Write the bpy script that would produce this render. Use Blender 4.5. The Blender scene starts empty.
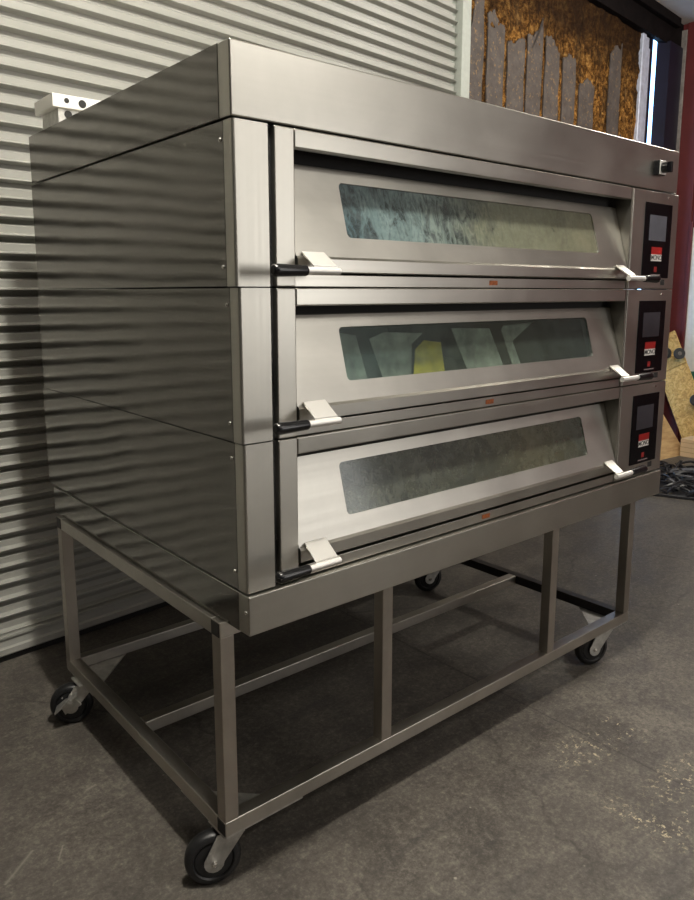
import bpy, bmesh, math, random
from mathutils import Vector, Matrix, noise
random.seed(7)
S = bpy.context.scene
COL = S.collection
PI = math.pi

# ------------------------------------------------------------------ materials
def new_mat(name):
    m = bpy.data.materials.new(name); m.use_nodes = True
    nt = m.node_tree; nt.nodes.clear()
    out = nt.nodes.new('ShaderNodeOutputMaterial')
    return m, nt, out

class NT:
    def __init__(s, nt): s.nt = nt
    def n(s, t, **k):
        x = s.nt.nodes.new(t)
        for a, v in k.items(): setattr(x, a, v)
        return x
    def l(s, a, b): s.nt.links.new(a, b)
    def val(s, sock, v):
        if hasattr(v, 'is_linked') or isinstance(v, bpy.types.NodeSocket): s.l(v, sock)
        else: sock.default_value = v
    def math(s, op, a, b=0.0, clamp=False):
        x = s.n('ShaderNodeMath', operation=op); x.use_clamp = clamp
        s.val(x.inputs[0], a); s.val(x.inputs[1], b)
        return x.outputs[0]
    def obj(s): return s.n('ShaderNodeTexCoord').outputs['Object']
    def mapping(s, vec, scale=(1, 1, 1), loc=(0, 0, 0), rot=(0, 0, 0)):
        x = s.n('ShaderNodeMapping'); s.l(vec, x.inputs[0])
        x.inputs['Scale'].default_value = scale; x.inputs['Location'].default_value = loc
        x.inputs['Rotation'].default_value = rot
        return x.outputs[0]
    def noise(s, vec, scale, detail=4, rough=.55, dist=0.0):
        x = s.n('ShaderNodeTexNoise'); s.l(vec, x.inputs['Vector'])
        x.inputs['Scale'].default_value = scale; x.inputs['Detail'].default_value = detail
        x.inputs['Roughness'].default_value = rough; x.inputs['Distortion'].default_value = dist
        return x.outputs['Fac']
    def ramp(s, fac, stops, mode='LINEAR'):
        x = s.n('ShaderNodeValToRGB'); s.l(fac, x.inputs[0]); r = x.color_ramp; r.interpolation = mode
        while len(r.elements) < len(stops): r.elements.new(.5)
        for e, (p, c) in zip(r.elements, stops):
            e.position = p; e.color = (*c, 1) if len(c) == 3 else c
        return x.outputs['Color']
    def ramp1(s, fac, stops):
        return s.ramp(fac, [(p, (v, v, v)) for p, v in stops])
    def mix(s, fac, a, b, blend='MIX'):
        x = s.n('ShaderNodeMix', data_type='RGBA', blend_type=blend)
        s.val(x.inputs[0], fac)
        for sk, v in ((x.inputs[6], a), (x.inputs[7], b)):
            if isinstance(v, tuple): sk.default_value = (*v, 1) if len(v) == 3 else v
            else: s.l(v, sk)
        return x.outputs[2]
    def bsdf(s, out, **k):
        b = s.n('ShaderNodeBsdfPrincipled')
        for a, v in k.items():
            key = a.replace('_', ' ')
            sk = b.inputs[key]
            if isinstance(v, tuple) and len(v) == 3 and sk.type == 'RGBA': v = (*v, 1)
            s.val(sk, v)
        if out: s.l(b.outputs[0], out.inputs[0])
        return b
    def bump(s, h, strength=.3, dist=.01):
        x = s.n('ShaderNodeBump'); s.l(h, x.inputs['Height'])
        x.inputs['Strength'].default_value = strength; x.inputs['Distance'].default_value = dist
        return x.outputs[0]

def plain(name, col, rough=.5, metal=0.0, spec=.5, vary=.0, vscale=30, bump=0):
    m, nt, out = new_mat(name); N = NT(nt)
    c = col
    o = N.obj()
    if vary:
        f = N.noise(o, vscale, 5, .6)
        c = N.mix(N.ramp1(f, [(.3, 0), (.7, 1)]), tuple(x * (1 - vary) for x in col), tuple(min(1, x * (1 + vary)) for x in col))
    b = N.bsdf(out, Base_Color=c, Roughness=rough, Metallic=metal)
    b.inputs['Specular IOR Level'].default_value = spec
    if bump: N.l(N.bump(N.noise(o, vscale * 3, 4), bump, .002), b.inputs['Normal'])
    return m

def steel(name, axis, col=(.50, .483, .435), rough=.30, aniso=.6, streak=.12, wave=0.0, arot=None, stain=.12):
    """brushed stainless steel; axis = direction of the brushing"""
    m, nt, out = new_mat(name); N = NT(nt); o = N.obj()
    sc = {'x': (.25, 38, 38), 'y': (38, .25, 38), 'z': (38, 38, .25)}[axis]
    st = N.noise(N.mapping(o, sc), 3.0, 1, .5)
    big = N.noise(o, 3.2, 5, .6, .4)
    c = N.mix(N.ramp1(big, [(.3, 0), (.72, 1)]), tuple(x * (1 - stain) for x in col), tuple(min(1, x * (1 + stain * .6)) for x in col))
    c = N.mix(N.math('MULTIPLY', st, streak, True), c, tuple(x * .7 for x in col))
    r = N.math('ADD', N.math('MULTIPLY', N.math('SUBTRACT', st, .5), .06), N.math('ADD', N.math('MULTIPLY', N.math('SUBTRACT', big, .5), .14), rough))
    b = N.bsdf(out, Base_Color=c, Roughness=r, Metallic=1.0)
    b.inputs['Anisotropic'].default_value = aniso
    t = N.n('ShaderNodeTangent', direction_type='RADIAL', axis='Z')
    N.l(t.outputs[0], b.inputs['Tangent'])
    b.inputs['Anisotropic Rotation'].default_value = {'x': 0.0, 'y': 0.0, 'z': .25}[axis] if arot is None else arot
    if wave:
        w = N.noise(N.mapping(o, (1, 1.2, 1)), 2.4, 2, .4)
        N.l(N.bump(N.math('MULTIPLY', w, wave), .5, 1.0), b.inputs['Normal'])
    return m

M = {}
M['front'] = steel('brushed_steel_front', 'x', rough=.31, aniso=.12)
M['upright'] = steel('brushed_steel_upright', 'z', rough=.36, aniso=.3)
M['door'] = steel('brushed_steel_door', 'x', col=(.52, .503, .455), rough=.36, aniso=.2, streak=.15, stain=.18)
M['side'] = steel('satin_steel_shaded_side', 'y', col=(.215, .205, .19), rough=.12, aniso=.0, streak=.12, wave=.006, stain=.10)  # same steel as the front, colour darkened to hold the side's shade
M['tube'] = steel('steel_tube', 'x', col=(.54, .51, .46), rough=.36, aniso=0, streak=.2, stain=.25)
M['post'] = steel('steel_tube_upright', 'z', col=(.46, .42, .37), rough=.38, aniso=0, streak=.2, stain=.25)
M['plate'] = plain('zinc_plate', (.58, .57, .54), .48, .9, vary=.25)
M['chrome'] = plain('bright_metal', (.86, .84, .80), .5, .85)
M['screw'] = plain('screw_metal', (.8, .78, .74), .25, 1)
M['gap'] = plain('dark_gap', (.012, .011, .010), .7, vary=.2)
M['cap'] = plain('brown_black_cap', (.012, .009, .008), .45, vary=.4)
M['blackgrip'] = plain('black_plastic_grip', (.006, .006, .007), .22, vary=.2)
M['panelglass'] = plain('black_control_glass', (.004, .004, .005), .25, spec=.12, vary=.2)
M['screen'] = plain('grey_lcd', (.10, .105, .125), .3, vary=.1)
M['screendk'] = plain('dim_lcd', (.038, .038, .046), .3, vary=.15)
M['red'] = plain('logo_red', (.36, .010, .008), .4, vary=.1)
M['reddim'] = plain('icon_red', (.22, .010, .010), .4)
M['white'] = plain('logo_white', (.78, .74, .70), .5)
M['black'] = plain('ink_black', (.01, .01, .01), .5)
M['legend'] = plain('legend_grey', (.20, .15, .15), .5)
M['orange'] = plain('orange_sticker', (.42, .11, .02), .5, vary=.6, vscale=160)
M['chamber'] = plain('oven_chamber', (.12, .11, .09), .5, .6, vary=.35, vscale=6)
M['rubber'] = plain('black_tyre', (.011, .011, .012), .42, vary=.4)
M['rim'] = plain('dark_wheel_rim', (.02, .02, .022), .4, vary=.4)
M['dollywheel'] = plain('grey_dolly_wheel', (.16, .14, .12), .5, vary=.4)
M['maroon'] = plain('maroon_paint', (.105, .012, .012), .5, vary=.15, vscale=4)
M['ceil'] = plain('ceiling_white', (.60, .57, .53), .8, vary=.06, vscale=4)
M['beam'] = plain('charred_beam', (.007, .005, .005), .8, spec=.1, vary=.4, vscale=12, bump=.3)
M['pillar'] = plain('dark_column_blue_glow', (.006, .006, .018), .45, spec=.3, vary=.25, vscale=6)  # dark column; blue in the colour stands in for the gap's glow
M['galv'] = plain('galvanised_strip', (.26, .23, .21), .5, .3, vary=.25, vscale=20)
M['foil'] = plain('pale_foil_jamb', (.62, .66, .80), .35, .2, vary=.2, vscale=20)
M['jamb'] = plain('pale_green_jamb', (.50, .53, .48), .5, vary=.06)
M['white_door'] = plain('white_painted_door', (.78, .78, .76), .4, vary=.05)
M['green'] = plain('green_band', (.03, .16, .10), .5, vary=.1)
M['blacknet'] = plain('black_tangle', (.012, .012, .015), .35, vary=.5, vscale=20)
M['greyscrap'] = plain('grey_scrap', (.10, .10, .11), .5, vary=.3)
M['yellow'] = plain('yellow_paper', (.80, .66, .05), .7, vary=.3, vscale=25)
M['pale'] = plain('pale_sheet', (.40, .44, .38), .6, vary=.65, vscale=14)
M['concrete_wall'] = plain('dim_block_wall', (.16, .15, .14), .8, vary=.15, vscale=5)
M['lampbody'] = plain('lamp_housing', (.6, .6, .6), .5)

def emis(name, col, st):
    m, nt, out = new_mat(name); N = NT(nt)
    e = N.n('ShaderNodeEmission'); e.inputs[0].default_value = (*col, 1); e.inputs[1].default_value = st
    N.l(e.outputs[0], out.inputs[0]); return m
M['daylight'] = emis('daylight_through_gap', (.30, .58, 1.0), 6.5)
M['lamp'] = emis('lamp_diffuser', (1, .95, .88), 6.0)

def shutter_mat():
    m, nt, out = new_mat('grey_shutter_paint'); N = NT(nt); o = N.obj()
    f = N.noise(N.mapping(o, (.4, 1, 3)), 3, 4, .6)
    c = N.mix(N.ramp1(f, [(.3, 0), (.7, 1)]), (.375, .372, .335), (.425, .42, .385))
    b = N.bsdf(out, Base_Color=c, Roughness=.42); return m
M['shutter'] = shutter_mat()

def concrete():
    m, nt, out = new_mat('worn_concrete_floor'); N = NT(nt); o = N.obj()
    big = N.noise(o, .9, 6, .62, .6); mid = N.noise(o, 5.5, 6, .65, .3); fine = N.noise(o, 90, 5, .8)
    c = N.ramp(big, [(.30, (.098, .088, .074)), (.50, (.142, .127, .108)), (.70, (.185, .166, .140))])
    c = N.mix(N.ramp1(mid, [(.38, .6), (.60, 0)]), c, (.045, .040, .037))
    c = N.mix(N.ramp1(fine, [(.34, .55), (.58, 0)]), c, (.030, .027, .025))
    grit = N.noise(o, 38, 6, .8)
    c = N.mix(N.ramp1(grit, [(.36, .6), (.52, 0)]), c, (.040, .036, .032))
    c = N.mix(N.ramp1(grit, [(.54, 0), (.70, .45)]), c, (.26, .235, .20))
    c = N.mix(N.ramp1(fine, [(.56, 0), (.74, .5)]), c, (.26, .235, .20))
    # long streaky tyre-like scuffs
    st = N.noise(N.mapping(o, (1.2, 9, 1), rot=(0, 0, .6)), 1.6, 5, .6)
    c = N.mix(N.ramp1(st, [(.56, 0), (.72, .5)]), c, (.045, .042, .042))
    sep = N.n('ShaderNodeSeparateXYZ'); N.l(o, sep.inputs[0]); X, Y = sep.outputs[0], sep.outputs[1]
    wob = N.math('MULTIPLY', N.math('SUBTRACT', N.noise(o, 9, 4, .6), .5), .05)
    # cracks
    vo = N.n('ShaderNodeTexVoronoi', feature='DISTANCE_TO_EDGE'); vo.inputs['Scale'].default_value = .75
    wv = N.n('ShaderNodeVectorMath', operation='ADD'); N.l(o, wv.inputs[0])
    cmb = N.n('ShaderNodeCombineXYZ'); N.l(N.math('MULTIPLY', wob, 3.0), cmb.inputs[0]); N.l(N.math('MULTIPLY', wob, -2.0), cmb.inputs[1])
    N.l(cmb.outputs[0], wv.inputs[1]); N.l(wv.outputs[0], vo.inputs['Vector'])
    crack = N.ramp1(vo.outputs['Distance'], [(.0, .8), (.006, 0)])
    cm = N.math('MULTIPLY', crack, N.ramp1(N.noise(o, 1.3, 3), [(.45, 0), (.6, 1)]))
    c = N.mix(cm, c, (.035, .031, .028))
    # saw-cut joint running away from the stand
    j = N.math('ABSOLUTE', N.math('ADD', N.math('SUBTRACT', X, 1.305), N.math('MULTIPLY', wob, .25)))
    c = N.mix(N.ramp1(j, [(.0, .75), (.006, 0)]), c, (.04, .037, .034))
    # flaked pale patches by the joint
    def patch(cx, cy, rad, sx=1, sy=1):
        dx = N.math('MULTIPLY', N.math('SUBTRACT', X, cx), 1 / sx); dy = N.math('MULTIPLY', N.math('SUBTRACT', Y, cy), 1 / sy)
        d = N.math('SQRT', N.math('ADD', N.math('MULTIPLY', dx, dx), N.math('MULTIPLY', dy, dy)))
        return N.ramp1(N.math('DIVIDE', d, rad), [(.3, 1), (1, 0)])
    speck = N.noise(o, 46, 5, .75)
    for (cx, cy, rad, sx, sy, hi) in [(1.06, -.45, .18, .35, 1, .545), (1.33, -.42, .22, 1, .4, .55), (1.21, -.15, .13, 1.3, .8, .565), (1.43, -.16, .16, 1, .7, .59), (1.15, -.52, .14, 1.4, .3, .57)]:
        k = N.math('MULTIPLY', patch(cx, cy, rad, sx, sy), N.ramp1(speck, [(hi, 0), (hi + .07, 1)]))
        c = N.mix(k, c, (.50, .43, .29))
    # scratches on the near left
    def seg(ax, ay, bx, by, w):
        L = math.hypot(bx - ax, by - ay); ux, uy = (bx - ax) / L, (by - ay) / L
        px = N.math('SUBTRACT', X, ax); py = N.math('SUBTRACT', Y, ay)
        t = N.math('ADD', N.math('MULTIPLY', px, ux), N.math('MULTIPLY', py, uy))
        q = N.math('ABSOLUTE', N.math('ADD', N.math('ADD', N.math('MULTIPLY', px, -uy), N.math('MULTIPLY', py, ux)), N.math('MULTIPLY', wob, .12)))
        ins = N.math('MULTIPLY', N.math('GREATER_THAN', t, 0), N.math('LESS_THAN', t, L))
        return N.math('MULTIPLY', ins, N.ramp1(q, [(0, .55), (w, 0)]))
    for a in [(-.436, .505, -.34, .585, .006), (-.30, .50, -.27, .55, .003), (-.135, .735, -.10, .742, .007)]:
        c = N.mix(seg(*a), c, (.26, .24, .21))
    # random paint flecks
    vf = N.n('ShaderNodeTexVoronoi', feature='F1'); vf.inputs['Scale'].default_value = 9; N.l(o, vf.inputs['Vector'])
    fl = N.math('MULTIPLY', N.ramp1(vf.outputs['Distance'], [(.025, .8), (.05, 0)]), N.ramp1(N.noise(o, 2, 2), [(.5, 0), (.6, 1)]))
    c = N.mix(fl, c, (.40, .37, .32))
    r = N.math('ADD', N.math('MULTIPLY', mid, .35), .32)
    b = N.bsdf(out, Base_Color=c, Roughness=r)
    b.inputs['Specular IOR Level'].default_value = .35
    N.l(N.bump(N.math('ADD', N.math('MULTIPLY', fine, .4), mid), .25, .006), b.inputs['Normal'])
    return m
M['floor'] = concrete()

def insulation():
    m, nt, out = new_mat('exposed_fibre_insulation'); N = NT(nt); o = N.obj()
    f = N.noise(o, 22, 7, .82, .3); g = N.noise(o, 4.5, 4, .6); h = N.noise(N.mapping(o, (1, 1, .25)), 9, 4, .6)
    c = N.ramp(f, [(.36, (.014, .007, .003)), (.47, (.13, .055, .012)), (.56, (.42, .20, .048)), (.68, (.80, .50, .18))])
    c = N.mix(N.ramp1(g, [(.46, .0), (.66, .85)]), c, (.035, .020, .010))
    c = N.mix(N.ramp1(h, [(.58, 0), (.75, .4)]), c, (.55, .36, .16))
    sep = N.n('ShaderNodeSeparateXYZ'); N.l(o, sep.inputs[0])
    sc = N.math('ADD', sep.outputs[2], N.math('MULTIPLY', N.noise(o, 4, 4, .6), .35))      # scorched towards the beam
    c = N.mix(N.ramp1(N.math('SUBTRACT', sc, 3.0), [(.40, 0), (.78, .9)]), c, (.022, .011, .006))
    jn = N.math('FRACT', N.math('MULTIPLY', N.math('SUBTRACT', sep.outputs[0], 3.085), 1 / .2555))   # dark joints between batts
    c = N.mix(N.math('MULTIPLY', N.ramp1(jn, [(.0, 0), (.03, .85), (.08, 0)]), N.ramp1(g, [(.3, 1), (.7, .4)])), c, (.012, .007, .004))
    b = N.bsdf(out, Base_Color=c, Roughness=.9)
    b.inputs['Specular IOR Level'].default_value = .1
    N.l(N.bump(f, .9, .02), b.inputs['Normal']); return m
M['insul'] = insulation()

def facing():
    m, nt, out = new_mat('grey_paper_facing'); N = NT(nt); o = N.obj()
    f = N.noise(o, 12, 6, .7); g = N.noise(o, 30, 5, .75)
    c = N.mix(N.ramp1(f, [(.35, 0), (.7, 1)]), (.066, .053, .047), (.125, .104, .092))
    c = N.mix(N.ramp1(g, [(.57, 0), (.66, .85)]), c, (.34, .20, .08))
    c = N.mix(N.ramp1(N.noise(o, 6, 5, .7), [(.30, .7), (.38, 0)]), c, (.05, .04, .035))
    N.bsdf(out, Base_Color=c, Roughness=.75); return m
M['facing'] = facing()

def osb():
    m, nt, out = new_mat('strand_board'); N = NT(nt); o = N.obj()
    f = N.noise(N.mapping(o, (1, 1, 1)), 22, 3, .6, 1.5); g = N.noise(N.mapping(o, (5, 1, 1), rot=(.6, .4, .3)), 30, 3, .6)
    c = N.ramp(f, [(.3, (.38, .19, .045)), (.5, (.60, .36, .10)), (.7, (.78, .52, .19))])
    c = N.mix(N.ramp1(g, [(.58, 0), (.7, .6)]), c, (.30, .165, .05))
    N.bsdf(out, Base_Color=c, Roughness=.7); return m
M['osb'] = osb()

def ply():
    m, nt, out = new_mat('plywood'); N = NT(nt); o = N.obj()
    f = N.noise(N.mapping(o, (2, 2, 14)), 3, 4, .6)
    c = N.ramp(f, [(.3, (.36, .21, .085)), (.7, (.60, .41, .20))])
    N.bsdf(out, Base_Color=c, Roughness=.65); return m
M['ply'] = ply()
def block_mat():
    m, nt, out = new_mat('layered_timber'); N = NT(nt); o = N.obj()
    sep = N.n('ShaderNodeSeparateXYZ'); N.l(o, sep.inputs[0])
    w = N.math('FRACT', N.math('MULTIPLY', sep.outputs[2], 1 / .045))
    c = N.mix(N.ramp1(w, [(.0, 1), (.14, 0)]), (.68, .50, .31), (.30, .18, .09))
    N.bsdf(out, Base_Color=c, Roughness=.7); return m
M['block'] = block_mat()

def glass(name, dirt, stops, seed=0.0, wipe_amt=.5, clear=(.75, .82, .78), rot=.5):
    """smeared oven-door glass: see-through, glossy, with a film of grease wiped in streaks; stops = film colour along the pane"""
    m, nt, out = new_mat(name); N = NT(nt); o = N.obj()
    sep = N.n('ShaderNodeSeparateXYZ'); N.l(o, sep.inputs[0])
    mp = N.mapping(o, (1, 1, 1), loc=(seed, seed * 1.3, seed))
    blot = N.noise(mp, 6.5, 6, .68, .9); fine = N.noise(N.mapping(mp, (1, 1, 1.4)), 34, 4, .7, .5)
    wipe = N.math('ADD', N.math('MULTIPLY', N.noise(N.mapping(mp, (26, 20, 9), rot=(0, rot, 0)), 1.6, 4, .65, 1.6), .55), N.math('MULTIPLY', N.noise(mp, 4.0, 4, .6, 1.0), .45))
    gx = N.math('ADD', N.math('DIVIDE', N.math('SUBTRACT', sep.outputs[0], .318), 1.095), N.math('MULTIPLY', N.math('SUBTRACT', blot, .5), .35))
    film = N.ramp(gx, stops)
    film = N.mix(N.math('MULTIPLY', N.ramp1(wipe, [(.45, 0), (.57, 1)]), N.math('MULTIPLY', N.ramp1(gx, [(.35, 1), (.62, .22)]), wipe_amt)), film, (.012, .020, .024))
    film = N.mix(N.math('MULTIPLY', N.ramp1(fine, [(.45, 0), (.75, 1)]), .14), film, (.30, .34, .31))
    tr = N.n('ShaderNodeBsdfTransparent'); tr.inputs[0].default_value = (*clear, 1)
    df = N.bsdf(None, Base_Color=film, Roughness=.5)
    gl = N.n('ShaderNodeBsdfGlossy'); gl.inputs['Color'].default_value = (.9, .95, .95, 1); gl.inputs['Roughness'].default_value = .12
    mask = N.math('MULTIPLY', N.ramp1(N.math('ADD', N.math('MULTIPLY', blot, .7), N.math('MULTIPLY', fine, .3)), [(.30, .55), (.62, 1)]), dirt, True)
    m1 = N.n('ShaderNodeMixShader'); N.val(m1.inputs[0], mask); N.l(tr.outputs[0], m1.inputs[1]); N.l(df.outputs[0], m1.inputs[2])
    fr = N.n('ShaderNodeFresnel'); fr.inputs[0].default_value = 1.5
    m2 = N.n('ShaderNodeMixShader'); ge = N.n('ShaderNodeNewGeometry')
    N.val(m2.inputs[0], N.math('MULTIPLY', fr.outputs[0], N.math('SUBTRACT', 1.0, ge.outputs['Backfacing']))); N.l(m1.outputs[0], m2.inputs[1]); N.l(gl.outputs[0], m2.inputs[2])
    N.l(m2.outputs[0], out.inputs[0]); return m
M['glass_a'] = glass('smeared_glass', .92, [(0, (.09, .16, .175)), (.22, (.22, .30, .29)), (.48, (.19, .20, .135)), (1, (.215, .21, .135))], 0.0, .82)
M['glass_b'] = glass('clear_glass', .34, [(0, (.10, .16, .15)), (.5, (.09, .11, .08)), (1, (.08, .11, .10))], 3.1, .5, (.92, .96, .94))
M['glass_c'] = glass('greasy_glass', .85, [(0, (.115, .12, .09)), (.35, (.085, .093, .066)), (.75, (.11, .105, .06)), (1, (.065, .075, .055))], 7.7, .5)

# ------------------------------------------------------------------ mesh helpers
def box(bm, x0, x1, y0, y1, z0, z1, bev=0.0, seg=2, mat=None):
    vs = [bm.verts.new((x, y, z)) for x in (x0, x1) for y in (y0, y1) for z in (z0, z1)]
    F = [(0, 1, 3, 2), (4, 6, 7, 5), (0, 4, 5, 1), (2, 3, 7, 6), (0, 2, 6, 4), (1, 5, 7, 3)]
    fs = [bm.faces.new([vs[i] for i in f]) for f in F]
    if bev:
        es = list({e for f in fs for e in f.edges})
        r = bmesh.ops.bevel(bm, geom=es, offset=bev, segments=seg, profile=.5, affect='EDGES')
        vs = list({v for f in r['faces'] for v in f.verts} | set(v for v in vs if v.is_valid))
    if mat is not None: bmesh.ops.transform(bm, matrix=mat, verts=[v for v in vs if v.is_valid])
    return vs

def cyl(bm, a, b, r, n=20, r2=None, caps=True):
    a, b = Vector(a), Vector(b); d = (b - a).normalized()
    u = d.orthogonal().normalized(); w = d.cross(u); r2 = r if r2 is None else r2
    A = [bm.verts.new(a + (u * math.cos(2 * PI * i / n) + w * math.sin(2 * PI * i / n)) * r) for i in range(n)]
    B = [bm.verts.new(b + (u * math.cos(2 * PI * i / n) + w * math.sin(2 * PI * i / n)) * r2) for i in range(n)]
    for i in range(n): bm.faces.new([A[i], A[(i + 1) % n], B[(i + 1) % n], B[i]])
    if caps: bm.faces.new(A[::-1]); bm.faces.new(B)

def lathe(bm, c, axis, prof, n=32):
    """prof: list of (distance along axis, radius)"""
    c, d = Vector(c), Vector(axis).normalized(); u = d.orthogonal().normalized(); w = d.cross(u)
    rings = []
    for t, r in prof:
        rings.append([bm.verts.new(c + d * t + (u * math.cos(2 * PI * i / n) + w * math.sin(2 * PI * i / n)) * max(r, 1e-4)) for i in range(n)])
    for P, Q in zip(rings, rings[1:]):
        for i in range(n): bm.faces.new([P[i], P[(i + 1) % n], Q[(i + 1) % n], Q[i]])
    bm.faces.new(rings[0][::-1]); bm.faces.new(rings[-1])

def prism(bm, pts, off):
    """extrude a planar polygon (list of 3D points) by vector off"""
    off = Vector(off)
    A = [bm.verts.new(p) for p in pts]; B = [bm.verts.new(Vector(p) + off) for p in pts]
    n = len(A)
    bm.faces.new(A); bm.faces.new(B[::-1])
    for i in range(n): bm.faces.new([A[i], B[i], B[(i + 1) % n], A[(i + 1) % n]])

def tube(bm, pts, r, n=6):
    pts = [Vector(p) for p in pts]; rings = []
    for i, p in enumerate(pts):
        d = (pts[min(i + 1, len(pts) - 1)] - pts[max(i - 1, 0)]).normalized()
        u = d.cross(Vector((.13, .2, 1))).normalized(); w = d.cross(u)
        rings.append([bm.verts.new(p + (u * math.cos(2 * PI * k / n) + w * math.sin(2 * PI * k / n)) * r) for k in range(n)])
    for P, Q in zip(rings, rings[1:]):
        for k in range(n): bm.faces.new([P[k], P[(k + 1) % n], Q[(k + 1) % n], Q[k]])
    bm.faces.new(rings[0][::-1]); bm.faces.new(rings[-1])

def obj(name, bm, m, parent=None, label=None, smooth=False, kind=None):
    bmesh.ops.recalc_face_normals(bm, faces=bm.faces[:])
    me = bpy.data.meshes.new(name); bm.to_mesh(me); bm.free()
    me.materials.append(M[m] if isinstance(m, str) else m)
    if smooth:
        for p in me.polygons: p.use_smooth = True
        me.set_sharp_from_angle(angle=math.radians(50))
    o = bpy.data.objects.new(name, me); COL.objects.link(o)
    if smooth:
        wn = o.modifiers.new('weighted', 'WEIGHTED_NORMAL'); wn.weight = 100; wn.keep_sharp = True
    if parent: o.parent = parent
    if label: o['label'] = label
    if kind: o['kind'] = kind
    return o
def mk(name, m, parent, fn, label=None, smooth=False, kind=None):
    bm = bmesh.new(); fn(bm); return obj(name, bm, m, parent, label, smooth, kind)
def bx(name, m, parent, *a, bev=.0015, label=None, kind=None, mat=None):
    return mk(name, m, parent, lambda b: box(b, *a, bev=bev, mat=mat), label, bev > 0, kind)
def thing(name, label, cat, loc=(0, 0, 0), group=None):
    o = bpy.data.objects.new(name, None); o.empty_display_size = .1; COL.objects.link(o)
    o.location = loc; o['label'] = label; o['category'] = cat
    if group: o['group'] = group
    return o
def tag(o, label, cat, group=None):
    o['label'] = label; o['category'] = cat
    if group: o['group'] = group
    return o

def text(name, body, m, parent, loc, size, sx=1.0, ext=.0004):
    cu = bpy.data.curves.new(name, 'FONT'); cu.body = body; cu.size = size; cu.align_x = 'CENTER'; cu.align_y = 'CENTER'; cu.extrude = ext
    cu.offset = size * .012
    t = bpy.data.objects.new('tmp', cu); COL.objects.link(t)
    dg = bpy.context.evaluated_depsgraph_get(); me = bpy.data.meshes.new_from_object(t.evaluated_get(dg))
    bpy.data.objects.remove(t); bpy.data.curves.remove(cu)
    me.transform(Matrix.Translation(loc) @ Matrix.Rotation(PI / 2, 4, 'X') @ Matrix.Diagonal((sx, 1, 1, 1)))
    me.materials.clear(); me.materials.append(M[m])
    o = bpy.data.objects.new(name, me); COL.objects.link(o); o.parent = parent
    return o

# ------------------------------------------------------------------ the deck oven
ZT, Z1, Z2, Z3, Z4, Z5 = 2.0253, 1.8746, 1.5325, 1.190, .8413, .7443
YB = 1.27
oven = thing('deck_oven', 'large brushed stainless steel three-deck oven standing on a wheeled steel frame', 'oven')

# hood on top
hx0, hx1, hyb = -.0066, 1.888, 1.25
hood = bx('hood', 'front', oven, hx0, hx1, 0, hyb, Z1 + .0028, ZT, bev=.004)
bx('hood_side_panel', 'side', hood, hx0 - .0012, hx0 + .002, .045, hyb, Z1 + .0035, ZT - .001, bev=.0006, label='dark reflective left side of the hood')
sw = bx('isolator_switch', 'blackgrip', hood, 1.705, 1.752, -.022, .002, 1.925, 1.975, bev=.003, label='square rotary power switch on the hood')
bx('switch_plate', 'chrome', hood, 1.707, 1.750, -.0235, -.021, 1.927, 1.973, bev=.001, label='bright face of the power switch')
# its knob belongs to the switch; kept in one level under the hood
mk('switch_knob', 'blackgrip', hood, lambda b: (cyl(b, (1.7285, -.0236, 1.95), (1.7285, -.044, 1.95), .018, 24), box(b, 1.7225, 1.7345, -.056, -.042, 1.932, 1.968, bev=.002)), 'black turning knob', True)

def rounded_rect(x0, x1, v0, v1, r, n=6):
    """list of corner groups, each a list of (x, v)"""
    out = []
    for cx, cv, a0 in ((x1 - r, v1 - r, 0), (x0 + r, v1 - r, PI / 2), (x0 + r, v0 + r, PI), (x1 - r, v0 + r, 1.5 * PI)):
        out.append([(cx + r * math.cos(a0 + PI / 2 * i / n), cv + r * math.sin(a0 + PI / 2 * i / n)) for i in range(n + 1)])
    return out

DT, DBT = -.064, -.272            # door top / bottom below the deck's top edge
YT, YBOT = .060, .0015            # its depth at top / bottom
def dslope(v): return YBOT + (YT - YBOT) * (v - DBT) / (DT - DBT)

def door_frame_bm(bm, zk):
    x0, x1 = .1545, 1.5745
    groups = rounded_rect(.318, 1.413, -.225, -.095, .012)
    outer = [(x1, DT), (x0, DT), (x0, DBT), (x1, DBT)]
    nrm = Vector((0, -(DT - DBT), -(-(YT - YBOT)))).normalized()   # faces out and up
    nrm = Vector((0, -(DT - DBT), (YT - YBOT))).normalized()
    th = .022
    def P(x, v, k): return Vector((x, dslope(v), zk + v)) - nrm * (th * k)
    layers = []
    for k in (0, 1):
        O = [bm.verts.new(P(x, v, k)) for x, v in outer]
        G = [[bm.verts.new(P(x, v, k)) for x, v in g] for g in groups]
        for i in range(4):
            g = G[i]
            for a, b in zip(g, g[1:]): bm.faces.new([O[i], a, b])
            j = (i + 1) % 4
            bm.faces.new([O[i], g[-1], G[j][0], O[j]])
        layers.append((O, [v for g in G for v in g]))
    (O0, I0), (O1, I1) = layers
    for A, B in ((O0, O1), (I0, I1)):
        n = len(A)
        for i in range(n): bm.faces.new([A[i], A[(i + 1) % n], B[(i + 1) % n], B[i]])

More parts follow.
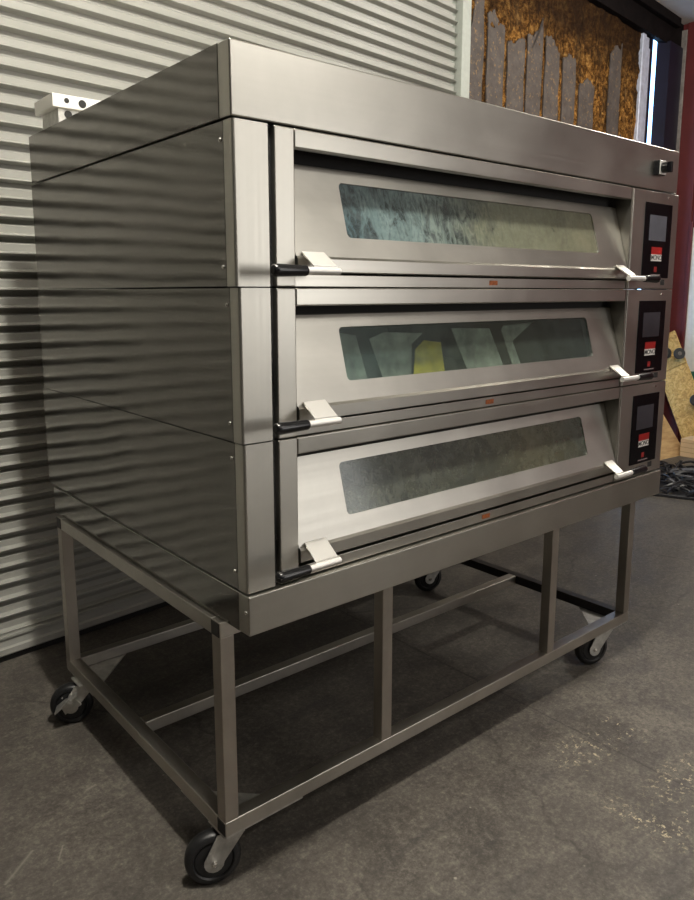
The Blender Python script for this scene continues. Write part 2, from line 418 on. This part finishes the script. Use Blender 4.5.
def deck(zk, zb, xl, xr, idx):
    # casing behind the front (back, top, bottom, right side)
    def casing(b):
        box(b, xl + .004, xr - .002, YB - .02, YB + (0, .02, .035)[idx], zb + .002, zk - .002)
        box(b, xl + .004, xr - .002, .10, YB - .02, zk - .012, zk - .002)
        box(b, xl + .004, xr - .002, .03, YB - .02, zb + .002, zb + .012)
        box(b, xr - .004, xr, .13, YB - .02, zb + .002, zk - .002)
        box(b, .155, 1.577, .070, .10, zk - .062, zk - .002)          # dark lintel behind the header
    mk('deck_casing', 'gap', oven, casing)
    def chamber(b):
        x0, x1, y0, y1, z0, z1 = .20, 1.53, .085, 1.15, zb + .055, zk - .070
        box(b, x0 - .02, x0, y0, y1, z0, z1); box(b, x1, x1 + .02, y0, y1, z0, z1)
        box(b, x0 - .02, x1 + .02, y1, y1 + .02, z0, z1)
        box(b, x0 - .02, x1 + .02, y0 - .02, y1, z0 - .02, z0); box(b, x0 - .02, x1 + .02, y0, y1, z1, z1 + .008)
    mk('baking_chamber', 'chamber', oven, chamber, 'dim steel baking chamber behind the door glass')
    yb = YB + (0, .03, .05)[idx]
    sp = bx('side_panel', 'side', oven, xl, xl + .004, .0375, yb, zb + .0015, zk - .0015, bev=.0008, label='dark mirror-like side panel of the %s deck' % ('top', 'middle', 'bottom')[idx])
    for zz in (zk - .038, zb + .043):
        mk('screw', 'screw', sp, lambda b: lathe(b, (xl, .050, zz), (-1, 0, 0), [(0, .0048), (.0015, .0046), (.0032, .0028), (.0036, .0)], 14), smooth=True)
    # rounded corner panel wrapping front and side
    def corner(b):
        r = .006; pts = [(.083, .003), (.083, 0)]
        pts = [(.083, .0), (xl + r, .0)]
        for i in range(1, 6): a = PI / 2 * i / 5; pts.append((xl + r - r * math.sin(a), r - r * math.cos(a)))
        pts += [(xl - .0, .036), (xl + .004, .036), (xl + .004, .02), (.079, .02), (.083, .016)]
        prism(b, [(x, y, zb + .0015) for x, y in pts], (0, 0, zk - zb - .003))
    mk('corner_panel', 'upright', oven, corner, smooth=True)
    bx('shadow_gap', 'gap', oven, .0832, .0985, .012, .022, zb + .002, zk - .002, bev=0)
    bx('stile', 'upright', oven, .099, .1520, -.001, .10, zb + .0015, zk - .0015, bev=.003)
    bx('header', 'front', oven, .1523, 1.572, -.0005, .024, zk - .0415, zk - .0008, bev=.0035)
    sl = bx('sill_strip', 'front', oven, .1523, 1.577, .006, .05, zb + .0015, zb + .029, bev=.0015)
    bx('warning_sticker', 'orange', sl, .838, .874, .0052, .0064, zb + .009, zb + .022, bev=0, label='small orange sticker')
    # door
    dr = mk('door', 'door', oven, lambda b: door_frame_bm(b, zk), 'sloping steel door with long narrow window of the %s deck' % ('top', 'middle', 'bottom')[idx])
    def lip(b):
        y0, y1 = -.0045, .035
        prism(b, [(.156, YBOT, zk + DBT), (.156, y0, zk + DBT - .006), (.156, y0, zk + DBT - .034), (.156, .004, zk + DBT - .037), (.156, y1, zk + DBT - .037), (.156, y1, zk + DBT)], (1.574 - .156, 0, 0))
    mk('door_lip', 'front', dr, lip)
    pane_bm = bmesh.new()
    nrm = Vector((0, -(DT - DBT), (YT - YBOT))).normalized()
    pts = []
    for g in rounded_rect(.3165, 1.4145, -.2265, -.0935, .0125):
        for x, v in g: pts.append(Vector((x, dslope(v), zk + v)) - nrm * .004)
    prism(pane_bm, pts, -nrm * .004)
    obj('window_glass', pane_bm, ('glass_a', 'glass_b', 'glass_c')[idx], dr, label=('grease-streaked glass', 'clear glass with papers behind', 'greasy olive glass')[idx])
    # two handles: flat bracket, light bar, black grip
    zh = zk + (-.307, -.303, -.300)[idx]; yh = -.062
    def bracket(xt0, xt1, xb0, xb1):
        def f(b):
            a = [(xt0, .002, zk - .262), (xt1, .002, zk - .262), (xb1, yh, zh + .011), (xb0, yh, zh + .011)]
            prism(b, a, (0, 0, -.004))
            prism(b, [(xb0, yh - .001, zh + .012), (xb1, yh - .001, zh + .012), (xb1, yh - .001, zh - .003), (xb0, yh - .001, zh - .003)], (0, .004, 0))
        return f
    for (t0, t1, b0, b1, m0, m1, g0, g1, sgn) in ((.172, .236, .156, .222, .132, .228, .046, .137, -1), (1.500, 1.552, 1.476, 1.520, 1.474, 1.578, 1.574, 1.672, 1)):
        mk('handle_bracket', 'chrome', dr, bracket(t0, t1, b0, b1), 'bright flat metal handle bracket')
        mk('handle_bar', 'chrome', dr, lambda b: cyl(b, (m0, yh, zh), (m1, yh, zh), .0085, 20), smooth=True)
        def grip(b):
            L = abs(g1 - g0); s = g1 if sgn < 0 else g0; d = (sgn, 0, 0)
            lathe(b, (s, yh, zh), d, [(0, .0095), (.004, .0115), (L * .5, .0128), (L - .012, .0140), (L - .004, .0122), (L, .007)], 24)
        mk('handle_grip', 'blackgrip', dr, grip, 'black plastic grip', True)
    # control column with its panel
    def col(b):
        box(b, 1.5835, xr, -.001, .13, zb + .0015, zk - .0015, bev=.003)
        box(b, 1.5765, 1.5835, .002, .13, zb + .002, zk - .002)
    cc = mk('control_column', 'upright', oven, col, smooth=True)
    bx('screw', 'screw', cc, 1.817, 1.830, -.0035, 0, zk - .021, zk - .014, bev=.001)
    bx('vent_plate', 'gap', cc, 1.806, 1.836, -.0016, 0, zk - .327, zk - .307, bev=.0005, label='small dark square vent under the control panel')
    cp = bx('control_panel', 'panelglass', oven, 1.666, 1.857, -.0035, .004, zk - .302, zk - .041, bev=.001, label='black glass touch control panel of the %s deck' % ('top', 'middle', 'bottom')[idx])
    y = -.0036
    bx('touch_screen', 'screen' if idx == 0 else 'screendk', cp, 1.698, 1.818, y - .0006, y, zk - .171, zk - .083, bev=0)
    lz = zk - (.193, .190, .190)[idx]
    bx('logo_red_block', 'red', cp, 1.722, 1.797, y - .0006, y, lz - .026, lz, bev=0)
    bx('logo_band', 'white', cp, 1.722, 1.797, y - .0006, y, lz - .049, lz - .0255, bev=0)
    text('logo_lettering', 'MONO', 'black', cp, (1.7595, y - .0008, lz - .0375), .024, 1.0)
    mk('power_icon', 'reddim', cp, lambda b: (box(b, 1.748, 1.768, y - .0006, y, zk - .281, zk - .262), ))
    bx('legend_line', 'legend', cp, 1.725, 1.795, y - .0006, y, zk - .2925, zk - .2885, bev=0)

deck(Z1, Z2, -.0035, 1.9047, 0)
deck(Z2, Z3, .0030, 1.9053, 1)
deck(Z3, Z4, .0055, 1.9060, 2)
# plinth drawer below the decks
px0, px1, py0 = .0026, 1.897, -.011
pl = bx('plinth', 'front', oven, px0, px1, py0, YB - .003, Z5, Z4 - .002, bev=.003)
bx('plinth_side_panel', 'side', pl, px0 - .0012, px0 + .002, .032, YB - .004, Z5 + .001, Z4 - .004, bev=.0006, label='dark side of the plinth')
mk('screw', 'screw', pl, lambda b: lathe(b, (px0, py0 + .012, .80), (-1, 0, 0), [(0, .0048), (.002, .0045), (.0034, .002), (.0036, 0)], 14), smooth=True)

# ------------------------------------------------------------------ papers inside the middle deck
def leaning(name, m, pts, label, cat, group=None):
    b = bmesh.new()
    P = []
    for x, v in pts: P.append((x, dslope(v) + .030, Z2 + v))
    prism(b, P, (0, .002, 0))
    return tag(obj(name, b, m), label, cat, group)
leaning('yellow_paper', 'yellow', [(.575, -.238), (.700, -.238), (.706, -.150), (.640, -.142), (.600, -.165)], 'crumpled yellow paper slip seen through the window of the middle oven deck', 'paper')
leaning('paper_sheet', 'pale', [(.33, -.238), (.41, -.238), (.395, -.12), (.335, -.11)], 'pale sheet at the left end behind the window of the middle deck', 'paper', 'sheets in the middle deck')
leaning('paper_sheet', 'pale', [(.465, -.238), (.565, -.238), (.59, -.150), (.64, -.122), (.50, -.115), (.44, -.13)], 'pale sheet just left of the yellow paper in the middle deck', 'paper', 'sheets in the middle deck')
leaning('paper_sheet', 'pale', [(.80, -.238), (.965, -.238), (.93, -.118), (.76, -.112)], 'wide pale sheet right of the yellow paper in the middle deck', 'paper', 'sheets in the middle deck')
leaning('paper_sheet', 'pale', [(1.01, -.238), (1.05, -.238), (1.03, -.160), (1.15, -.105), (1.00, -.112), (.985, -.125)], 'ragged pale sheet nearest the right end of the middle deck window', 'paper', 'sheets in the middle deck')

# ------------------------------------------------------------------ junction box on the hood
jb = thing('junction_box', 'bright metal electrical box with round holes on top of oven rear corner', 'electrical box', (.02, 1.09, ZT))
def jb_lid(b): box(b, 0, .26, 0, .17, .071, .112, bev=.003)
mk('box_lid', 'chrome', jb, jb_lid, smooth=True)
bx('box_body', 'plate', jb, .02, .24, .012, .16, 0, .071, bev=.002)
for cx, cz, nm in ((.095, .091, 'knockout_hole'), (.052, .055, 'knockout_hole'), (.045, .094, 'knockout_hole')):
    yy = 0 if cz > .07 else .012
    mk(nm, 'gap', jb, lambda b: cyl(b, (cx, yy - .0012, cz), (cx, yy + .002, cz), .0125 if cx > .05 else .008, 20), smooth=True)

# ------------------------------------------------------------------ wheeled stand
st = thing('oven_stand', 'open square-tube steel stand on four black casters carrying the oven', 'stand')
T = .04
fx0, fx1, fy0, fy1 = -.0121, 1.9272, .0982, 1.2149
rb, rt = .168, .208
TB = Z5 - .0015
def tubebox(name, x0, x1, y0, y1, z0, z1, m='tube', label=None): return bx(name, m, st, x0, x1, y0, y1, z0, z1, bev=.0025, label=label)
def endcap(par, *a): bx('end_cap', 'cap', par, *a, bev=.001, label='dark tube end cap')
# front rails run through, ends capped
r = tubebox('top_rail', fx0, fx1, fy0, fy0 + T, TB - T, TB)
endcap(r, fx0 - .002, fx0 + .001, fy0 + .002, fy0 + T - .002, TB - T + .002, TB - .002)
r = tubebox('bottom_rail', fx0, fx1, fy0, fy0 + T, rb, rt)
endcap(r, fx0 - .002, fx0 + .001, fy0 + .002, fy0 + T - .002, rb + .002, rt - .002)
r = tubebox('top_rail', fx0, fx1, fy1 - T, fy1, TB - T, TB)
endcap(r, fx0 - .002, fx0 + .001, fy1 - T + .002, fy1 - .002, TB - T + .002, TB - .002)
r = tubebox('bottom_rail', fx0 + T, fx1, fy1 - T, fy1, rb, rt)
tubebox('bottom_rail', fx0, fx0 + T, fy0 + T + .0005, fy1, rb, rt)
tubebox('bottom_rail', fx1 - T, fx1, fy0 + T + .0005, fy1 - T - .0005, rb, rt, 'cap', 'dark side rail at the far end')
tubebox('top_rail', fx0, fx0 + T, fy0 + T + .0005, fy1 - T - .0005, TB - T, TB)
tubebox('top_rail', fx1 - T, fx1, fy0 + T + .0005, fy1 - T - .0005, TB - T, TB)
tubebox('middle_rail', fx0 + T + .0005, fx1 - T - .0005, .642, .682, rb, rt)
for x in (fx0, .522, 1.353, fx1 - T):
    tubebox('post', x, x + T, fy0 + .0005, fy0 + T - .0005, rt - .0005, TB - T + .0005, 'post')
for x in (fx0, fx1 - T):
    tubebox('post', x, x + T, fy1 - T + .0005, fy1 - .0005, rt - .0005, TB - T + .0005, 'post')
# gusset plates under the corners
def gusset(cx, cy, sx, sy):
    L = .24
    mk('gusset_plate', 'plate', st, lambda b: prism(b, [(cx, cy, rb - .0055), (cx + sx * L, cy, rb - .0055), (cx, cy + sy * L, rb - .0055)], (0, 0, .005)))
gusset(fx0 + .002, fy0 + .002, 1, 1); gusset(fx0 + .002, fy1 - .002, 1, -1)
gusset(fx1 - .002, fy0 + .002, -1, 1); gusset(fx1 - .002, fy1 - .002, -1, -1)

def caster(px, py, ang, brake=False, lab=None, off=-.05):
    """px,py pivot; ang = heading of the axle (towards which the bolt head faces)"""
    top = rb - .006; R = .074
    a = Vector((math.cos(ang), math.sin(ang), 0)); f = Vector((-a.y, a.x, 0)); up = Vector((0, 0, 1))
    C0 = Vector((px, py, R)) + f * off
    w = .020
    cs = bpy.data.objects.new('caster', None); COL.objects.link(cs); cs.parent = st
    if lab: cs['label'] = lab
    mk('wheel', 'rubber', cs, lambda b: lathe(b, C0 - a * w, a, [(0, .018), (0, .046), (.004, .050), (-.001, .054), (.001, .064), (.007, .0715), (w, R), (2 * w - .007, .0715), (2 * w - .001, .064), (2 * w + .001, .054), (2 * w - .004, .050), (2 * w, .046), (2 * w, .018)], 40), smooth=True)
    def fork(b):
        for s in (1, -1):
            o = a * (s * (w + .0065))
            pts = []
            # plate from crown to axle, tapering and rounded at the axle
            def P(u, v): return Vector((px, py, 0)) + f * u + up * v + o
            pts = [P(-.040, top - .012), P(.030, top - .012)]
            for i in range(9):
                t = (-.35 if off > 0 else 0.0) + PI * i / 8 * 1.10
                pts.append(P(off + .026 * math.cos(t), R - .026 * math.sin(t)))
            prism(b, pts, a * .0035 * s)
        for s0 in (0,):
            M4 = Matrix.Translation((px, py, 0)) @ Matrix.Rotation(ang, 4, 'Z')
            box(b, -.030, .030, -.027, .031, top - .014, top - .009, bev=.001, mat=M4)
        cyl(b, (px, py, top - .012), (px, py, top - .004), .026, 24)
    mk('fork', 'plate', cs, fork)
    mk('axle_bolt', 'screw', cs, lambda b: (cyl(b, C0 - a * (w + .016), C0 + a * (w + .013), .0085, 6), cyl(b, C0 - a * (w + .018), C0 + a * (w + .019), .005, 12)))
    M5 = Matrix.Translation((px, py, 0)) @ Matrix.Rotation(0, 4, 'Z')
    mk('mount_plate', 'plate', cs, lambda b: box(b, -.045, .045, -.04, .04, top - .004, top, bev=.001, mat=M5))
    if brake:
        def pedal(b):
            g = -1 if off < 0 else 1
            def P(u, v, k=0): return Vector((px, py, 0)) + f * (u * g) + up * v + a * k
            e = w + .014
            prism(b, [P(.03, .128, e), P(.07, .100, e), P(.07, .100, e + .030), P(.03, .128, e + .030)], up * .008)
            prism(b, [P(.07, .100, e - .008), P(.106, .070, e - .014), P(.106, .070, e + .034), P(.07, .100, e + .034)], up * .008)
            cyl(b, P(.055, .112, e - .02), P(.055, .112, e + .034), .009, 12)
            prism(b, [P(.02, .085, e), P(.075, .055, e), P(.085, .078, e), P(.04, .112, e)], a * .010)
        mk('brake_pedal', 'plate', cs, pedal, 'bright metal foot brake', False)
    return cs
caster(.034, .150, math.radians(-112), lab='front caster under the near corner')
caster(.022, 1.105, math.radians(-118), True, lab='rear caster with foot brake', off=-.058)
caster(1.815, .150, math.radians(-112), lab='front caster under the far corner')
caster(1.850, 1.110, math.radians(-112), lab='rear caster in shadow')

# ------------------------------------------------------------------ setting
th = math.radians(5.5); W0 = Vector((.18, 1.80, 0)); TX = Vector((math.cos(th), math.sin(th), 0)); NX = Vector((-math.sin(th), math.cos(th), 0))
WM = Matrix(((TX.x, NX.x, 0, W0.x), (TX.y, NX.y, 0, W0.y), (0, 0, 1, 0), (0, 0, 0, 1)))    # wall space: s, depth (+ = away), z
HC = 4.06; SC = 6.37
fl = bx('floor', 'floor', None, -9, 9, -11, 9, -.2, 0, bev=0, kind='structure')

def wbox(b, s0, s1, d0, d1, z0, z1, bev=0): box(b, s0, s1, d0, d1, z0, z1, bev=bev, mat=WM)
# roller shutter
def shutter(b):
    p = .0705; s0, s1 = -6.0, 2.795
    prof = [(0.0, .115)]
    z = .115
    prof = [(0, .115)]
    zz = .401 - 4 * p
    prof = [(0, .112), (0, zz - .01)]
    while zz < 3.95:
        prof += [(.012, zz - .003), (-.020, zz + .002), (-.0225, zz + .0045), (-.0205, zz + .007), (-.004, zz + .012), (0, zz + .0145), (-.002, zz + p - .030), (.006, zz + p - .025), (.014, zz + p - .020)]
        zz += p
    A = [b.verts.new(WM @ Vector((s0, d, z))) for d, z in prof]; B = [b.verts.new(WM @ Vector((s1, d, z))) for d, z in prof]
    for i in range(len(A) - 1): b.faces.new([A[i], B[i], B[i + 1], A[i + 1]])
sh = mk('door_1', 'shutter', None, shutter, 'wide pale grey slatted roller shutter behind the oven', kind='structure')
def bottombar(b):
    prism(b, [WM @ Vector((-6, d, z)) for d, z in ((.0, .030), (-.034, .030), (-.040, .036), (-.040, .060), (-.030, .066), (-.026, .098), (-.036, .104), (-.036, .114), (0, .118))], WM.to_3x3() @ Vector((8.795, 0, 0)))
mk('door_bottom_bar', 'shutter', sh, bottombar, 'bottom bar of the shutter')
mk('door_seal', 'gap', sh, lambda b: wbox(b, -6, 2.795, -.02, .0, .0, .032), 'black rubber floor seal')
mk('trim_1', 'jamb', None, lambda b: (wbox(b, 2.812, 2.905, -.045, .06, 0, 4.05, .003), wbox(b, 2.78, 2.815, .012, .05, 0, 4.05)), 'pale vertical guide rail of the shutter', kind='structure')
mk('wall_back_left', 'concrete_wall', None, lambda b: wbox(b, -9, 2.90, .10, .25, 0, 4.05), kind='structure')
# insulation wall: lumpy fibre with torn paper strips
def insul(b):
    nx, nz = 260, 120; s0, s1, z0, z1 = 2.905, 5.575, 2.55, 3.84
    g = []
    for j in range(nz + 1):
        row = []
        for i in range(nx + 1):
            s = s0 + (s1 - s0) * i / nx; z = z0 + (z1 - z0) * j / nz
            ph = ((s - 2.905) / .257) % 1
            d = .010 - max(-.012, .016 * noise.fractal(Vector((s * 11, z * 8, .3)), 1.0, 2.0, 5) * (1.5 if z > 3.3 else .6))
            row.append(b.verts.new(WM @ Vector((s, d, z))))
        g.append(row)
    for j in range(nz):
        for i in range(nx): b.faces.new([g[j][i], g[j][i + 1], g[j + 1][i + 1], g[j + 1][i]])
    wbox(b, 2.905, 5.60, .03, .09, 0, 2.56)
    wbox(b, 2.905, 5.60, .10, .25, 0, 3.84)
wb = mk('wall_back', 'insul', None, insul, 'scorched orange fibre insulation wall with torn grey paper strips', kind='structure')
def strip(s0, s1, top, seed):
    rnd = random.Random(seed)
    pts = [(s0, 0), (s1, 0)]
    # ragged top between (s1, z) and (s0, z)
    z = 0.4
    while z < top[-1] - .05:
        z += .12; pts.append((s1 + rnd.uniform(-.008, .008), z))
    n = 14
    for i in range(n + 1):
        t = i / n; q = t * (len(top) - 1); k = min(int(q), len(top) - 2); zt = top[::-1][k] * (1 - (q - k)) + top[::-1][k + 1] * (q - k)
        pts.append((s1 + (s0 - s1) * t, zt + rnd.uniform(-.016, .012)))
    z = top[0] - .05
    while z > .5:
        pts.append((s0 + rnd.uniform(-.008, .008), z)); z -= .12
    mk('paper_facing', 'facing', wb, lambda b: prism(b, [WM @ Vector((s, -.003, z)) for s, z in pts], NX * .010), 'grey paper strip torn at the top')
strip(2.908, 3.113, [3.19, 3.20, 3.30, 3.62, 3.78, 3.78], 1)
strip(3.158, 3.369, [3.37, 3.41, 3.36, 3.33], 2)
strip(3.412, 3.634, [3.27, 3.25, 3.30, 3.33], 3)
strip(3.672, 3.876, [3.36, 3.36, 3.42, 3.47], 4)
strip(3.925, 4.137, [3.40, 3.42, 3.38, 3.33], 5)
strip(4.196, 4.398, [3.30, 3.36, 3.33], 6)
strip(4.472, 4.722, [3.17, 3.24, 3.21], 7)
strip(4.76, 4.93, [2.70, 2.68], 8)
strip(4.990, 5.201, [3.52, 3.60, 3.58], 9)
strip(5.26, 5.42, [2.90, 2.82], 10)
# header beam, gap of daylight, column
mk('trim_2', 'beam', None, lambda b: (wbox(b, 2.905, SC + .05, -.05, .25, 3.815, HC, .004), wbox(b, 2.905, 6.2, -.10, .0, 3.98, HC, .004)), 'dark charred header beam', kind='structure')
mk('trim_3', 'foil', None, lambda b: (wbox(b, 5.575, 5.645, -.02, .10, 0, 3.81, .008), wbox(b, 5.66, 5.73, -.01, .10, 0, 3.80, .008), wbox(b, 5.745, 5.775, .0, .10, 0, 3.72, .004)), 'pale folded foil jamb beside the gap', kind='structure')
mk('trim_4', 'pillar', None, lambda b: (wbox(b, 5.775, 5.832, .0, .10, 0, 3.83), prism(b, [WM @ Vector(q) for q in ((5.925, .02, 0), (6.05, -.07, 0), (6.05, .2, 0), (5.925, .2, 0))], (0, 0, 3.83)), wbox(b, 6.05, SC + .05, -.07, .25, 0, 3.84, .004)), 'dark column beside the gap', kind='structure')  # sloped wedge added to the column to catch the blue daylight
mk('window_1', 'daylight', None, lambda b: wbox(b, 5.83, 5.927, .004, .012, .0, 3.83), 'narrow vertical gap of blue-white daylight', kind='structure')
RW = WM @ Vector((SC, 0, 0))
def rbox(b, a0, a1, d0, d1, z0, z1, bev=0):    # right wall space: a = towards camera from corner, d = outward (+s)
    box(b, SC + d0, SC + d1, -a1, -a0, z0, z1, bev=bev, mat=WM)
mk('trim_5', 'galv', None, lambda b: rbox(b, .0, .10, -.01, .02, 0, 4.0, .003), 'galvanised corner strip', kind='structure')
mk('wall_right', 'maroon', None, lambda b: (rbox(b, -.1, 9.5, .02, .25, 0, HC), rbox(b, .102, .26, -.004, .03, 0, HC, .002)), 'maroon painted side wall', kind='structure')
d2 = mk('door_2', 'white_door', None, lambda b: rbox(b, .29, 1.9, -.005, .03, .74, 2.15, .003), 'white panel door in the maroon wall', kind='structure')
mk('door_band', 'green', d2, lambda b: rbox(b, .29, 1.9, -.007, .03, .45, .738, .002), 'green lower band')
mk('trim_6', 'maroon', None, lambda b: rbox(b, .26, .29, -.03, .03, 0, 2.2, .003), kind='structure')
mk('ceiling', 'ceil', None, lambda b: box(b, -9, 9, -11, 5, HC, HC + .15), kind='structure')
mk('wall_front', 'concrete_wall', None, lambda b: (box(b, -9, 9, -11.2, -11, 0, HC)), kind='structure')
mk('wall_left', 'concrete_wall', None, lambda b: (box(b, -9.2, -9, -11, 5, 0, HC)), kind='structure')

# ------------------------------------------------------------------ things in the far right corner
# dolly: strand board with casters, tipped up against the wall
dl = thing('wooden_dolly', 'strand-board dolly with grey wheels tipped up against the maroon wall', 'dolly', (6.16, 1.84, 0))
def dolly_m():
    ex = Vector((0, .5, .866)).normalized(); ey = Vector((0, -.866, .5)).normalized()
    lean = math.radians(14)
    R = Matrix.Rotation(lean, 3, 'Y')
    ex, ey = R @ ex, R @ ey; ez = ex.cross(ey)
    return Matrix(((ex.x, ey.x, ez.x, 0), (ex.y, ey.y, ez.y, 0), (ex.z, ey.z, ez.z, 0), (0, 0, 0, 1)))
DM = dolly_m()
# ez must face the camera (-x)
sgn = -1 if (DM.to_3x3() @ Vector((0, 0, 1))).x > 0 else 1
def dbox(b, x0, x1, y0, y1, h0, h1, bev=.002):
    z0, z1 = sorted((sgn * h0, sgn * h1)); box(b, x0, x1, y0, y1, z0, z1, bev=bev, mat=DM)
mk('platform', 'osb', dl, lambda b: dbox(b, .0, .835, 0, .29, -.020, 0))
mk('platform', 'osb', dl, lambda b: dbox(b, .840, 1.20, 0, .29, -.020, 0))
mk('side_rail', 'beam', dl, lambda b: dbox(b, .0, 1.16, .0, .03, -.10, -.021), 'dark rail under the board edge')
def dcaster(x, y, a):
    c = bpy.data.objects.new('caster', None); COL.objects.link(c); c.parent = dl
    ax = DM.to_3x3() @ Vector((math.cos(a), math.sin(a), 0)); up = DM.to_3x3() @ Vector((0, 0, sgn)); o = DM @ Vector((x, y, 0))
    cc = o + up * .085
    ax = Vector((-.62, -.75, .2)).normalized()
    mk('wheel', 'dollywheel', c, lambda b: lathe(b, cc - ax * .014, ax, [(-.002, .010), (-.002, .016), (0, .020), (0, .042), (.024, .042), (.026, .020), (.028, .010)], 28), 'grey wheel', True)
    mk('tyre', 'rim', c, lambda b: lathe(b, cc - ax * .012, ax, [(0, .043), (0, .053), (.006, .056), (.018, .056), (.024, .053), (.024, .043)], 28), 'dark tyre', True)
    def br(b):
        f = up.cross(ax)
        for s in (1, -1):
            prism(b, [o + ax * .02 * s - f * .03 + up * .004, o + ax * .02 * s + f * .03 + up * .004, cc + ax * .02 * s + f * .012, cc + ax * .02 * s - f * .012], ax * .003 * s)
        prism(b, [o - ax * .035 - f * .04 + up * .0005, o + ax * .035 - f * .04 + up * .0005, o + ax * .035 + f * .04 + up * .0005, o - ax * .035 + f * .04 + up * .0005], up * .004)
    mk('bracket', 'dollywheel', c, br)
dcaster(.985, .165, 1.1); dcaster(.92, .285, 1.2); dcaster(.42, .275, .9); dcaster(.17, .265, 1.0)
# plywood offcut leaning in the corner
def plyb(b):
    pts = [(6.06, 1.80, .0), (5.60, 1.84, .0), (5.75, 2.28, .72), (6.02, 2.28, .72)]
    prism(b, [Vector(p) for p in pts], (0, .02, .0))
tag(mk('plywood_board', 'ply', None, plyb), 'brown plywood board leaning low beside the dolly behind the oven edge', 'board')
tag(bx('timber_block', 'block', None, 5.93, 6.13, 1.50, 1.80, 0, .17, bev=.003), 'pale layered timber block on the floor at the foot of the dolly', 'wood block')
# black tangle on the floor
def tangle(b):
    rnd = random.Random(3)
    cx, cy = 4.98, 1.36
    ux = Vector((.86, .36, 0)).normalized(); uy = Vector((-.36, .86, 0)).normalized()
    def W(a, c, z): return Vector((5.0, 1.43, 0)) + ux * a + uy * c + Vector((0, 0, z))
    Mx = Matrix.Translation((5.0, 1.43, 0)) @ Matrix(((ux.x, uy.x, 0, 0), (ux.y, uy.y, 0, 0), (0, 0, 1, 0), (0, 0, 0, 1)))
    box(b, -.60, .50, -.38, .14, 0, .026, bev=.006, mat=Mx)
    for k in range(100):
        a, c = rnd.uniform(-.58, .45), rnd.uniform(-.36, .12); an = rnd.uniform(0, 2 * PI); pts = []
        L = rnd.uniform(.08, .3); kz = rnd.uniform(.008, .045)
        for i in range(6):
            t = i / 5; an += rnd.uniform(-.6, .6)
            pts.append(W(max(-.6, min(.5, a)), max(-.38, min(.14, c)), .03 + kz * math.sin(PI * t))); a += math.cos(an) * L / 5; c += math.sin(an) * L / 5
        tube(b, pts, rnd.uniform(.006, .013), 5)
tg = tag(mk('cable_heap', 'blacknet', None, tangle, smooth=True), 'low black tangled heap on the floor in front of the timber block', 'heap')
rnd = random.Random(5)
for k in range(5):
    m4 = Matrix.Translation((4.98 + rnd.uniform(-.25, .25), 1.36 + rnd.uniform(-.12, .10), .062)) @ Matrix.Rotation(rnd.uniform(0, 3), 4, 'Z') @ Matrix.Rotation(rnd.uniform(-.3, .3), 4, 'X')
    mk('grey_scrap', 'greyscrap', tg, lambda b: box(b, -.06, .06, -.02, .02, -.006, .006, bev=.002, mat=m4), 'grey scrap caught in the heap')

# ------------------------------------------------------------------ lights
def area(name, loc, target, sx, sy, power, col=(1, .95, .88)):
    L = bpy.data.lights.new(name, 'AREA'); L.shape = 'RECTANGLE'; L.size = sx; L.size_y = sy; L.energy = power; L.color = col
    o = bpy.data.objects.new(name, L); COL.objects.link(o); o.location = loc
    o.rotation_euler = (Vector(target) - Vector(loc)).to_track_quat('-Z', 'Y').to_euler()
    return o
def bulb(name, loc, power, rad=.1, col=(1, .96, .87)):
    L = bpy.data.lights.new(name, 'POINT'); L.energy = power; L.shadow_soft_size = rad; L.color = col
    o = bpy.data.objects.new(name, L); COL.objects.link(o); o.location = loc
bulb('high_bay_lamp_near', (-.09, -.72, 3.9), 340, .10)
bulb('high_bay_lamp_far', (4.3, .1, 3.6), 125, .15)
area('ceiling_lamp_front', (3.5, -4.6, HC - .06), (3.5, -4.6, 0), 1.6, 1.0, 45)
area('door_fill_light', (1.5, -3.5, HC - .06), (1.5, -3.5, 0), 1.6, .5, 62)  # unseen fill light, added to brighten the doors and their glass
area('front_reflection_light', (6.4, -8.8, 2.2), (.3, 0, 1.6), 2.4, 3.4, 115, (1, .97, .93))  # unseen light panel, added for the steel front to reflect

wd = bpy.data.worlds.new('dim_warehouse'); S.world = wd; wd.use_nodes = True
bg = wd.node_tree.nodes['Background']; bg.inputs[0].default_value = (.9, .95, 1, 1); bg.inputs[1].default_value = .015

# ------------------------------------------------------------------ camera
cam = bpy.data.cameras.new('camera'); co = bpy.data.objects.new('camera', cam); COL.objects.link(co)
yaw, pitch, roll, f, ppx, ppy = .699, -.1666, -.0004, 735.567, 344.768, 416.365
fw = Vector((math.sin(yaw) * math.cos(pitch), math.cos(yaw) * math.cos(pitch), math.sin(pitch)))
r = Vector((math.cos(yaw), -math.sin(yaw), 0)); u = r.cross(fw)
r2 = r * math.cos(roll) + u * math.sin(roll); u2 = r2.cross(fw)
co.matrix_world = Matrix(((r2.x, u2.x, -fw.x, -.8433), (r2.y, u2.y, -fw.y, -1.3554), (r2.z, u2.z, -fw.z, 1.5208), (0, 0, 0, 1)))
cam.sensor_fit = 'HORIZONTAL'; cam.sensor_width = 36; cam.lens = f * 36 / 694
cam.shift_x = (347 - ppx) / 694; cam.shift_y = (ppy - 450) / 694
cam.clip_start = .02; cam.clip_end = 100
S.camera = co
S.view_settings.view_transform = 'Standard'; S.view_settings.look = 'None'; S.view_settings.gamma = 1; S.view_settings.use_curve_mapping = False
S.view_settings.exposure = 0.0
S.cycles.max_bounces = 8
